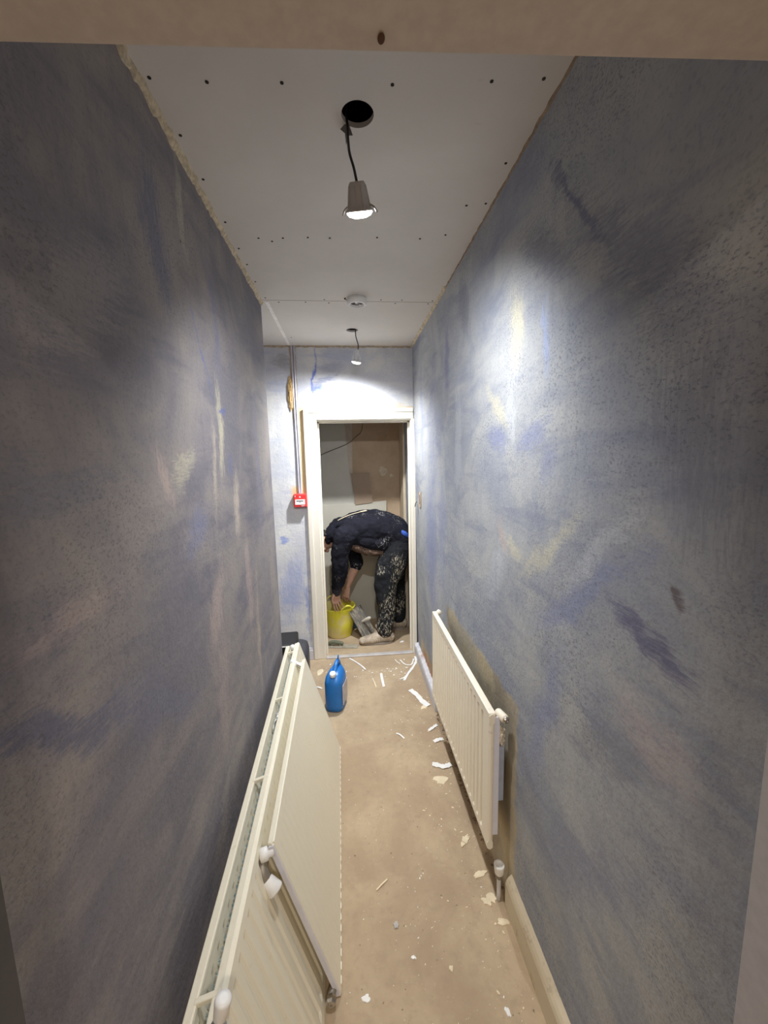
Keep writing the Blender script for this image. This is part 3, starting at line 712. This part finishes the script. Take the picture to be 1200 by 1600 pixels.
# hawk leaning on the bucket
def board_mat():
    M = Mat('plaster_smeared_metal', .6); p = M.obj()
    n = M.noise(M.mapping(p, rot=(0,0,R(30)), sc=(5,1,1)), 12, 6, .7)
    M.color(M.mix(M.ramp(n, .46, .60), (.13,.125,.115), (.42,.36,.27))); return M.m
bm_m = board_mat()
hk = empty('plastering_hawk', (.145, 3.37, .0), 'square plaster smeared hawk leaning on the yellow bucket', 'hawk')
hkp = bmesh.new(); box(hkp, -.125, .125, -.135, .135, -.003, .003, .002)
pl = link('plate', hkp, bm_m, hk)
hkn = Vector((.62, -.55, .52)).normalized()
up = (Vector((-.55, .35, .9)) - hkn*Vector((-.55,.35,.9)).dot(hkn)).normalized(); sd_ = up.cross(hkn)
mt = Matrix((sd_, up, hkn)).transposed().to_4x4()
pl.matrix_local = Matrix.Translation((-.062, .085, .142)) @ mt @ Matrix.Diagonal((.70, 1.02, 1, 1))
hh = bmesh.new(); tube(hh, [(0,0,.003,.011),(0,0,.04,.015),(0,0,.085,.017),(0,0,.105,.014)], n=14, lat=(1,0,0))
h_ = link('handle', hh, plain('pale_wood_handle', (.62,.58,.50), .6), hk, True); h_.matrix_local = Matrix.Translation((-.062,.085,.142)) @ mt
# trowel in front of the near shoe
tr = empty('trowel', (-.16, 3.29, 0), 'plaster coated finishing trowel lying flat just inside the doorway', 'trowel', rot=(0,0,R(-10)))
tb = bmesh.new(); box(tb, -.08, .20, -.035, .035, .002, .006, .002); link('blade', tb, plain('dusty_steel', (.34,.31,.25), .6, var=.2, scale=30), tr)
link('handle', T([(-.055,0,.030,.014),(-.02,0,.040,.017),(.03,0,.036,.016),(.06,0,.030,.013)], n=12, lat=(0,1,0)), plain('green_grey_grip', (.14,.15,.10), .8), tr, True)
link('stem', T([(-.03,0,.005,.006),(-.03,0,.035,.006)], n=8, sub=2), chrome_m, tr)
link('stem', T([(.04,0,.005,.006),(.04,0,.033,.006)], n=8, sub=2), chrome_m, tr)
# small blue item
bt = empty('blue_tub', (.020, 3.69, 0), 'small blue tub on the floor behind the yellow bucket', 'tub')
link('body', lathe(bmesh.new(), [(.045,0),(.050,.005),(.056,.11),(.058,.115),(.053,.116),(.047,.01),(.003,.008)], n=28), plain('mid_blue_plastic', (.12,.22,.42), .5), bt, True)

# ------------------------------------------------------------------ PERSON
def cloth(name, base, splat, seed, amount, dens, obj_scale=1.0):
    M = Mat(name, .9); M.b.inputs['Specular IOR Level'].default_value = .2; p = M.mapping(M.pos(), (seed, seed*.7, 0))
    c = M.mix(M.ramp(M.noise(p, 14, 5, .65), .3, .7), tuple(x*.75 for x in base), tuple(x*1.3 for x in base))
    big = M.noise(p, 5.5, 4, .6)
    small = M.noise(M.mapping(p, rot=(.3,.5,0), sc=(1.6,1.6,.55)), 64, 5, .72, .6)
    k = M.math('MULTIPLY', M.ramp(small, .60-amount*.1, .64-amount*.08), M.ramp(big, .58-dens, .68-dens))
    c = M.mix(k, c, splat)
    mid = M.noise(M.mapping(p, sc=(1.6,1.6,1)), 20, 5, .7)
    c = M.mix(M.math('MULTIPLY', M.ramp(mid, .60, .70), .4*dens*4), c, tuple(x*.6 for x in splat))
    M.color(c); M.bump(M.noise(p, 120, 3), .15, .002); return M.m
hood_m = cloth('navy_fleece', (.009,.0095,.016), (.50,.49,.48), 2, .3, .035)
trou_m = cloth('work_trouser_cloth', (.013,.0145,.018), (.48,.44,.35), 9, .6, .11)
shoe_m = cloth('dusty_shoe', (.42,.35,.27), (.66,.58,.47), 5, .8, .15)
skin_m = plain('skin', (.56,.33,.24), .55, var=.1, scale=30)
hair_m = plain('dark_hair', (.022,.016,.012), .6, var=.3, scale=120)
tee_m = cloth('stained_tshirt', (.09,.058,.042), (.34,.25,.19), 1, .6, .15)
wtex = bpy.data.textures.new('folds', 'CLOUDS'); wtex.noise_scale = .065; wtex.noise_depth = 2
def finish(name, bm, mat, parent, vox, disp=0, smooth=4):
    o = link(name, bm, mat, parent, True)
    m = o.modifiers.new('remesh', 'REMESH'); m.mode = 'VOXEL'; m.voxel_size = vox; m.use_smooth_shade = True
    s = o.modifiers.new('smooth', 'SMOOTH'); s.iterations = smooth; s.factor = .6
    if disp:
        d = o.modifiers.new('folds', 'DISPLACE'); d.texture = wtex; d.strength = disp; d.mid_level = .5; d.texture_coords = 'LOCAL'
    return o
person = empty('person', (.38, 3.44, 0), 'worker in dark paint splashed clothes bending over the yellow bucket in the doorway', 'person')
OFF = Vector((-.38, -3.44, 0))
def sh(pts): return [(p[0]+OFF.x, p[1]+OFF.y, p[2], *p[3:]) for p in pts]
# key joints (world)
hipN = (.425,3.35,.86); hipF = (.445,3.55,.85)
kneeN = (.300,3.315,.50); kneeF = (.420,3.585,.48)
ankN = (.275,3.315,.095); ankF = (.435,3.60,.095)
shN = (-.085,3.265,.97); shF = (-.02,3.60,.93)
elN = (-.095,3.285,.72); elF = (.055,3.605,.66)
wrN = (-.135,3.385,.465); wrF = (-.045,3.575,.44)
body = bmesh.new()
tube(body, sh([(.44,3.445,.87,.115,.155),(.34,3.445,.965,.10,.14),(.19,3.44,1.02,.095,.13),(.04,3.44,1.005,.100,.14),(-.06,3.435,.970,.085,.14),(-.12,3.43,.965,.06,.09)]), n=24)
tube(body, sh([(-.09,3.43,.985,.055,.055),(-.15,3.43,.965,.052,.052),(-.20,3.43,.94,.05,.05)]), n=16)
for hip, knee, ank in ((hipN, kneeN, ankN), (hipF, kneeF, ankF)):
    mid = tuple((a+b)/2 for a, b in zip(hip, knee))
    tube(body, sh([(*hip,.095,.095),(*mid,.082,.082),(*knee,.058,.056),((knee[0]+ank[0])/2+.012,(knee[1]+ank[1])/2,(knee[2]+ank[2])/2+.05,.055,.052),(*ank,.036,.036)]), n=18)
    tube(body, sh([(ank[0]+.035,ank[1],.045,.034,.032),(ank[0]-.05,ank[1]-.004,.045,.034,.038),(ank[0]-.15,ank[1]-.012,.030,.022,.044),(ank[0]-.19,ank[1]-.016,.026,.016,.038)]), n=14)
for s_, e_, w_ in ((shN, elN, wrN), (shF, elF, wrF)):
    tube(body, sh([(*s_,.055,.055),(*tuple((a+b)/2 for a, b in zip(s_, e_)),.047,.047),(*e_,.040,.040),(*tuple(a*.6+b*.4 for a, b in zip(e_, w_)),.040,.038),(*w_,.026,.026)]), n=16)
def hand(bm, w_, d, lat, side, curl=.5):
    """palm + four fingers + thumb. d: direction wrist->fingers, lat: across the palm"""
    w_ = Vector(w_); d = Vector(d).normalized(); lat = Vector(lat); lat = (lat - d*lat.dot(d)).normalized(); nrm = d.cross(lat)*side
    def P(a, b, c, r, r2=None): q = w_ + d*a + lat*b + nrm*c; return (q.x+OFF.x, q.y+OFF.y, q.z, r, r2 or r)
    tube(bm, [P(-.01,0,0,.020,.026), P(.03,0,.002,.016,.038), P(.075,0,0,.014,.040), P(.092,0,0,.012,.038)], n=16, lat=tuple(lat))
    for k, (b, ln) in enumerate(((-.030,.066),(-.010,.076),(.010,.071),(.029,.056))):
        tube(bm, [P(.070,b,0,.0095), P(.092,b*1.1,.003,.0092), P(.092+ln*.40,b*1.2,.010+curl*.012,.0086), P(.092+ln*.72,b*1.25,.016+curl*.034,.0080), P(.092+ln*.85,b*1.25,.016+curl*.060,.0072)], n=10, lat=tuple(lat), sub=3)
    tube(bm, [P(.020,-.026,.002,.014), P(.045,-.044,.012,.0115), P(.070,-.052,.026,.0100), P(.090,-.048,.042,.0088)], n=10, lat=tuple(lat), sub=3)
hand(body, wrN, (-.10,.32,-.92), (.85,.5,0), 1, 1.0)
hand(body, wrF, (-.18,-.10,-.96), (.8,-.5,-.1), -1, .6)
# head
hc = Vector((-.262,3.43,.905))+OFF; c_ = Vector((-.90,0,-.42)).normalized(); fd = Vector((.42,0,-.90)).normalized(); lt = Vector((0,1,0))
def hp(a, b, c): return hc + c_*a + fd*b + lt*c
HR = Matrix((fd, lt, c_)).transposed()
ball(body, hp(.015,-.008,0), 1, (.095,.076,.105), HR, 28, 18)          # skull
ball(body, hp(-.055,.030,0), 1, (.055,.055,.055), HR, 20, 14)          # jaw
ball(body, hp(-.090,.050,0), 1, (.024,.024,.018), HR)                   # chin
ball(body, hp(.028,.066,0), 1, (.028,.058,.014), HR)                    # brow
tube(body, [(*hp(.018,.078,0),.008,.008),(*hp(-.006,.094,0),.010,.010),(*hp(-.022,.100,0),.012,.014),(*hp(-.030,.086,0),.009,.015)], n=12)
for s in (-1, 1):
    ball(body, hp(.012,.066,s*.032), 1, (.014,.015,.012), HR)           # eyelids
    ball(body, hp(-.012,.058,s*.040), 1, (.022,.022,.018), HR)          # cheek
    ball(body, hp(-.005,-.010,s*.076), 1, (.018,.009,.030), HR)         # ear
    ball(body, hp(-.008,-.004,s*.083), 1, (.010,.006,.016), HR)
ball(body, hp(-.052,.078,0), 1, (.010,.024,.006), HR); ball(body, hp(-.062,.077,0), 1, (.010,.020,.006), HR)   # lips
bd = finish('body', body, skin_m, person, .0045, 0, 3); bd['label'] = 'bare skin of hands, forearm and face'
hr = bmesh.new(); ball(hr, hp(.030,-.022,0), 1, (.092,.082,.104), HR, 28, 18)
ball(hr, hp(-.035,-.055,0), 1, (.045,.062,.06), HR)
finish('hair', hr, hair_m, person, .006, .012, 3)
# hooded top
hd = bmesh.new()
tube(hd, sh([(.455,3.445,.905,.125,.185),(.385,3.445,.965,.150,.195),(.27,3.44,1.005,.160,.190),(.14,3.44,1.015,.162,.185),(.02,3.44,.995,.155,.195),(-.06,3.435,.975,.125,.190),(-.125,3.43,.975,.085,.11)]), n=28)
tube(hd, sh([(.10,3.43,.935,.10,.17),(.20,3.43,.915,.105,.175),(.30,3.43,.90,.10,.175)]), n=20)      # hanging front
tube(hd, sh([(-.045,3.275,.985,.098,.085),(*tuple((a+b)/2 for a, b in zip(shN, elN)),.078,.070),(*elN,.070,.066),(-.112,3.33,.60,.062,.058),(*wrN[:2],wrN[2]+.035,.048,.045),(*wrN[:2],wrN[2]+.005,.041,.039)]), n=20)
tube(hd, sh([(-.01,3.59,.95,.09,.08),(*tuple((a+b)/2 for a, b in zip(shF, elF)),.070,.065),(.052,3.605,.68,.062,.060),(.045,3.602,.635,.055,.052)]), n=18)
for s in (-1, 1): tube(hd, sh([(-.10,3.43+s*.02,1.06,.035,.05),(-.15,3.43+s*.07,1.03,.040,.03),(-.185,3.43+s*.085,.975,.036,.022),(-.19,3.43+s*.07,.92,.026,.022)]), n=14)   # hood roll
tube(hd, sh([(-.02,3.43,1.085,.040,.085),(-.09,3.43,1.075,.045,.10),(-.15,3.43,1.045,.035,.095)]), n=18)
hd_o = finish('hooded_top', hd, hood_m, person, .006, .025, 4); hd_o['label'] = 'dark navy hooded top with white paint spots'
# cuff ribs
link('cuff', T(sh([(wrN[0]+.004,wrN[1]-.01,wrN[2]+.030,.044,.042),(wrN[0],wrN[1],wrN[2]+.004,.041,.039),(wrN[0]-.003,wrN[1]+.007,wrN[2]-.014,.036,.034)]), n=18), plain('cuff_rib', (.03,.028,.045), .9), hd_o, True)
link('drawstring', T(sh([(-.10,3.36,1.105,.0032),(-.07,3.36,1.120,.0032),(0,3.37,1.147,.0032),(.08,3.38,1.166,.0032),(.12,3.38,1.174,.006),(.15,3.38,1.178,.0032)]), n=8), plain('cream_cord', (.70,.60,.42), .8), hd_o, True)
# t-shirt hem hanging below the top
ts = bmesh.new(); tube(ts, sh([(-.01,3.42,.895,.045,.13),(.08,3.42,.865,.060,.14),(.17,3.42,.830,.055,.14),(.26,3.43,.815,.04,.14)]), n=22)
finish('t_shirt', ts, tee_m, person, .007, .025, 4)['label'] = 'stained brown t-shirt hanging out below the top'
# trousers
tr_ = bmesh.new()
tube(tr_, sh([(.36,3.445,.955,.145,.185),(.42,3.445,.91,.135,.19),(.445,3.445,.85,.115,.185),(.44,3.445,.80,.09,.165)]), n=26)
def leg(hip, knee, ank, f=1.0):
    mid = [(a+b)/2 for a, b in zip(hip, knee)]; sh2 = [(a+b)/2 for a, b in zip(knee, ank)]
    tube(tr_, sh([(*hip,.122*f,.108),(mid[0]-.022,mid[1],mid[2],.128*f,.102),(knee[0]-.005,knee[1],knee[2]+.03,.100*f,.088),(sh2[0]+.012,sh2[1],sh2[2],.078*f,.075),(ank[0]+.006,ank[1],ank[2]+.055,.074*f,.072),(ank[0]+.002,ank[1],ank[2]+.018,.072*f,.070)]), n=22)
leg(hipN, kneeN, ankN); leg(hipF, kneeF, ankF, .9)
to = finish('trousers', tr_, trou_m, person, .006, .018, 4); to['label'] = 'dark work trousers caked in cream plaster splashes'
link('waistband', T(sh([(.430,3.285,1.005,.014,.010),(.462,3.266,.985,.020,.012),(.495,3.278,.960,.014,.010)]), n=14), plain('blue_waistband', (.03,.09,.42), .8), to, True)
for (a, nm) in ((ankN, 0), (ankF, 1)):
    sb_ = bmesh.new()
    tube(sb_, sh([(a[0]+.050,a[1],.048,.046,.040),(a[0]+.012,a[1],.058,.058,.044),(a[0]-.06,a[1]-.006,.052,.050,.047),(a[0]-.14,a[1]-.014,.040,.036,.050),(a[0]-.20,a[1]-.020,.034,.028,.042)]), n=20)
    tube(sb_, sh([(a[0],a[1],.07,.056,.052),(a[0]+.002,a[1],.12,.054,.050)]), n=18)
    so = finish('shoe', sb_, shoe_m, person, .006, .008, 3)
    sl = superstack(bmesh.new(), [(.0,a[0]-.075+OFF.x,a[1]-.01+OFF.y,.140,.046),(.016,a[0]-.075+OFF.x,a[1]-.01+OFF.y,.142,.047)], e=2.6)
    link('sole', sl, plain('shoe_sole', (.28,.24,.20), .9), so)

# ------------------------------------------------------------------ DEBRIS
scrap_w = plain('white_scrap', (.84,.84,.82), .6, var=.05); scrap_b = plain('buff_scrap', (.74,.64,.46), .9, var=.12); scrap_g = plain('grey_scrap', (.45,.43,.40), .8)
def strip(name, pts, w, mat, label, cat='scrap', group=None, lift=.004):
    bm = bmesh.new(); rows = []; P = catmull([(x, y, lift*(.3+.7*(i%2)), w) for i, (x, y) in enumerate(pts)], 5)
    for i, p in enumerate(P):
        a = Vector(P[max(0,i-1)][:2]); b = Vector(P[min(len(P)-1,i+1)][:2]); t = (b-a).normalized(); nn = Vector((-t.y, t.x))
        k = w*(.7+.5*abs(noise.noise(Vector((i*.5, pts[0][0]*9, 1)))))
        rows.append([bm.verts.new((p[0]+nn.x*k*s, p[1]+nn.y*k*s, p[2]+h)) for s, h in ((-.5,.0004),(.5,.0012),(.5,.0024),(-.5,.0020))])
    for a, b in zip(rows, rows[1:]):
        for i in range(4): bm.faces.new((a[i], a[(i+1)%4], b[(i+1)%4], b[i]))
    bm.faces.new(rows[0]); bm.faces.new(rows[-1][::-1])
    return tag(link(name, bm, mat), label, cat, group)
def flake(name, x, y, r, ry, seed, mat, label, cat='scrap', group=None, th=.004):
    bm = bmesh.new(); rnd = random.Random(seed); n = 13; rot = rnd.random()*PI
    lo, hi = [], []
    for i in range(n):
        a = 2*PI*i/n; k = .6+.5*rnd.random(); px, py = r*k*math.cos(a), ry*k*math.sin(a)
        q = (px*math.cos(rot)-py*math.sin(rot), px*math.sin(rot)+py*math.cos(rot))
        lo.append(bm.verts.new((q[0], q[1], 0))); hi.append(bm.verts.new((q[0]*.93, q[1]*.93, th*(.6+.6*rnd.random()))))
    c = bm.verts.new((0,0,th*1.1))
    bm.faces.new(lo[::-1])
    for i in range(n): bm.faces.new((lo[i], lo[(i+1)%n], hi[(i+1)%n], hi[i])); bm.faces.new((hi[i], hi[(i+1)%n], c))
    o = link(name, bm, mat); o.location = (x, y, .0003)
    return tag(o, label, cat, group)
PS = 'strips of torn white lining on the floor'
strip('lining_strip', [(-.04,3.06),(.01,2.99),(.06,2.92),(.085,2.86)], .014, scrap_w, 'long thin white strip on the floor just before the threshold, in front of the shoe', group=PS)
strip('lining_strip', [(.50,3.02),(.49,2.93),(.45,2.85),(.40,2.76),(.36,2.68)], .022, scrap_w, 'longest white strip in the tangle at the right end of the threshold', group=PS)
strip('lining_strip', [(.37,2.98),(.40,2.90),(.45,2.90),(.48,2.98)], .012, scrap_w, 'thin V-bent white strip in the tangle right of the threshold', group=PS)
strip('lining_strip', [(.33,2.70),(.37,2.72),(.42,2.80)], .012, scrap_w, 'short white strip at the near end of the tangle by the threshold', group=PS)
strip('lining_strip', [(.33,2.99),(.34,2.95),(.36,2.92)], .008, scrap_w, 'tiny white strip left of the V-bent one near the threshold', group=PS)
strip('lining_strip', [(.20,2.80),(.20,2.72),(.205,2.62)], .022, scrap_w, 'pale upright looking strip in the middle of the floor beyond the jug', group=PS)
strip('lining_strip', [(.13,2.74),(.14,2.68),(.15,2.62)], .010, scrap_b, 'thin buff strip left of the pale one in the middle of the floor', group=PS)
strip('lining_strip', [(.385,2.56),(.42,2.49),(.445,2.42),(.475,2.36)], .045, scrap_w, 'broad leaf shaped white scrap near the right skirting', group=PS)
strip('lining_strip', [(.490,2.175),(.46,2.15),(.430,2.13)], .022, scrap_w, 'white scrap on the floor by the far corner of the wall radiator', group=PS)
strip('lining_strip', [(.50,2.05),(.47,2.045),(.44,2.035)], .028, scrap_w, 'short white scrap poking from under the far part of the wall radiator', group=PS)
strip('lining_strip', [(.495,1.86),(.455,1.845),(.425,1.86),(.395,1.87)], .034, scrap_w, 'widest white strip poking out from under the wall radiator', group=PS)
strip('lining_strip', [(.235,2.13),(.255,2.11),(.275,2.08)], .012, scrap_w, 'small lone white strip in the middle of the floor', group=PS)
strip('lining_strip', [(-.30,2.66),(-.27,2.67),(-.235,2.65)], .014, scrap_w, 'small white strip on the floor between tool case and jug', group=PS)
strip('lining_strip', [(.055,1.285),(.075,1.30),(.10,1.32)], .006, scrap_b, 'thin buff splinter alone on the near part of the floor', group=PS)
PF = 'flakes of buff plaster on the floor'
flake('plaster_flake', .445, 2.355, .032, .022, 1, scrap_b, 'buff flake touching the broad leaf shaped white scrap', group=PF)
flake('plaster_flake', .418, 1.765, .040, .036, 2, scrap_b, 'largest buff flake, on the floor below the middle of the wall radiator', group=PF)
flake('plaster_flake', .448, 1.445, .024, .018, 3, scrap_b, 'buff flake by the near bottom corner of the wall radiator, farthest of that cluster', group=PF)
flake('plaster_flake', .430, 1.425, .016, .010, 4, scrap_b, 'smaller buff flake left in the cluster by the near end of the wall radiator', group=PF)
flake('plaster_flake', .465, 1.300, .014, .034, 5, scrap_b, 'long buff flake left of the capped pipe', group=PF)
flake('plaster_flake', .455, 1.205, .014, .026, 7, scrap_b, 'buff flake left of the foot of the capped pipe', group=PF)
flake('plaster_flake', .475, 1.215, .018, .024, 8, scrap_b, 'buff flake touching the foot of the capped pipe', group=PF)
flake('plaster_flake', .488, 1.135, .015, .024, 9, scrap_b, 'orange tinted buff flake against the skirting just before the capped pipe', group=PF)
flake('plaster_flake', .115, 1.165, .013, .011, 10, scrap_g, 'small grey flake alone on the near part of the floor', group=PF)
flake('plaster_flake', .162, 1.07, .006, .011, 11, scrap_w, 'small bright white chip on the near floor', group=PF)
flake('plaster_flake', .002, .988, .010, .016, 12, scrap_w, 'bright white chip on the nearest floor beside the short radiator', group=PF)
flake('plaster_flake', .415, .915, .008, .014, 14, scrap_w, 'white chip on the nearest floor close to the right skirting', group=PF)
flake('plaster_flake', .275, 1.03, .010, .009, 15, scrap_b, 'round buff chip on the near floor between skirting and short radiator', group=PF)
flake('plaster_flake', -.265, 2.88, .050, .030, 16, scrap_b, 'pinkish buff flake by the foot of the left door frame', group=PF)
flake('plaster_flake', -.12, 2.93, .024, .018, 17, scrap_w, 'pale flake behind the jug near the threshold', group=PF)
flake('plaster_flake', .43, 3.30, .024, .014, 18, scrap_w, 'white flake on the cupboard floor right of the shoe', group=PF)
# small rubble left where the skirting is broken off
rub = plain('rubble_brown', (.26,.18,.12), .95, var=.3, scale=60)
rnd = random.Random(5)
def chips(name, cnt, region, sizes, mat, label, cat):
    bm = bmesh.new()
    for i in range(cnt):
        x, y, k = region(rnd); s = sizes[0] + (sizes[1]-sizes[0])*rnd.random()**3
        m = Matrix.Translation((x, y, s*.25)) @ Matrix.Rotation(rnd.random()*6.28, 4, 'Z') @ Matrix.Diagonal((s*(.6+rnd.random()), s*(.4+rnd.random()*.6), s*.35, 1))
        bmesh.ops.create_icosphere(bm, subdivisions=1, radius=1, matrix=m)
    o = link(name, bm, mat); o['kind'] = 'stuff'; return tag(o, label, cat)
def reg_right(r):
    y = .75 + r.random()*2.3; x = .50 - abs(r.gauss(0, .13)); return max(-.05, x), y, 0
def reg_all(r): return -.05 + r.random()*.54, .72 + r.random()*2.35, 0
def reg_thr(r): return -.25 + r.random()*.74, 2.75 + abs(r.gauss(0,.12)), 0
chips('plaster_dust', 330, reg_right, (.0012,.0060), scrap_b, 'scattered buff plaster crumbs along the right side of the floor', 'crumbs')
chips('plaster_dust', 200, reg_all, (.0010,.0034), scrap_w, 'fine white specks scattered over the whole floor', 'crumbs')
chips('plaster_dust', 110, reg_thr, (.0016,.0080), scrap_w, 'white crumbs scattered before the threshold', 'crumbs')
chips('rubble', 130, lambda r: (.510+r.random()*.022, 1.21+r.random()*1.07, 0), (.003,.012), rub, 'brown rubble along the wall foot under the wall radiator', 'rubble')

# ------------------------------------------------------------------ unseen fill light added behind the camera
rl = bpy.data.lights.new('room_fill_light', 'AREA'); rl.energy = ROOM_W; rl.color = (1,.88,.76); rl.size = .3; rl.shape = 'DISK'
ro = bpy.data.objects.new('room_fill_light', rl); col.objects.link(ro); ro.location = (.2, -1.2, 2.40)
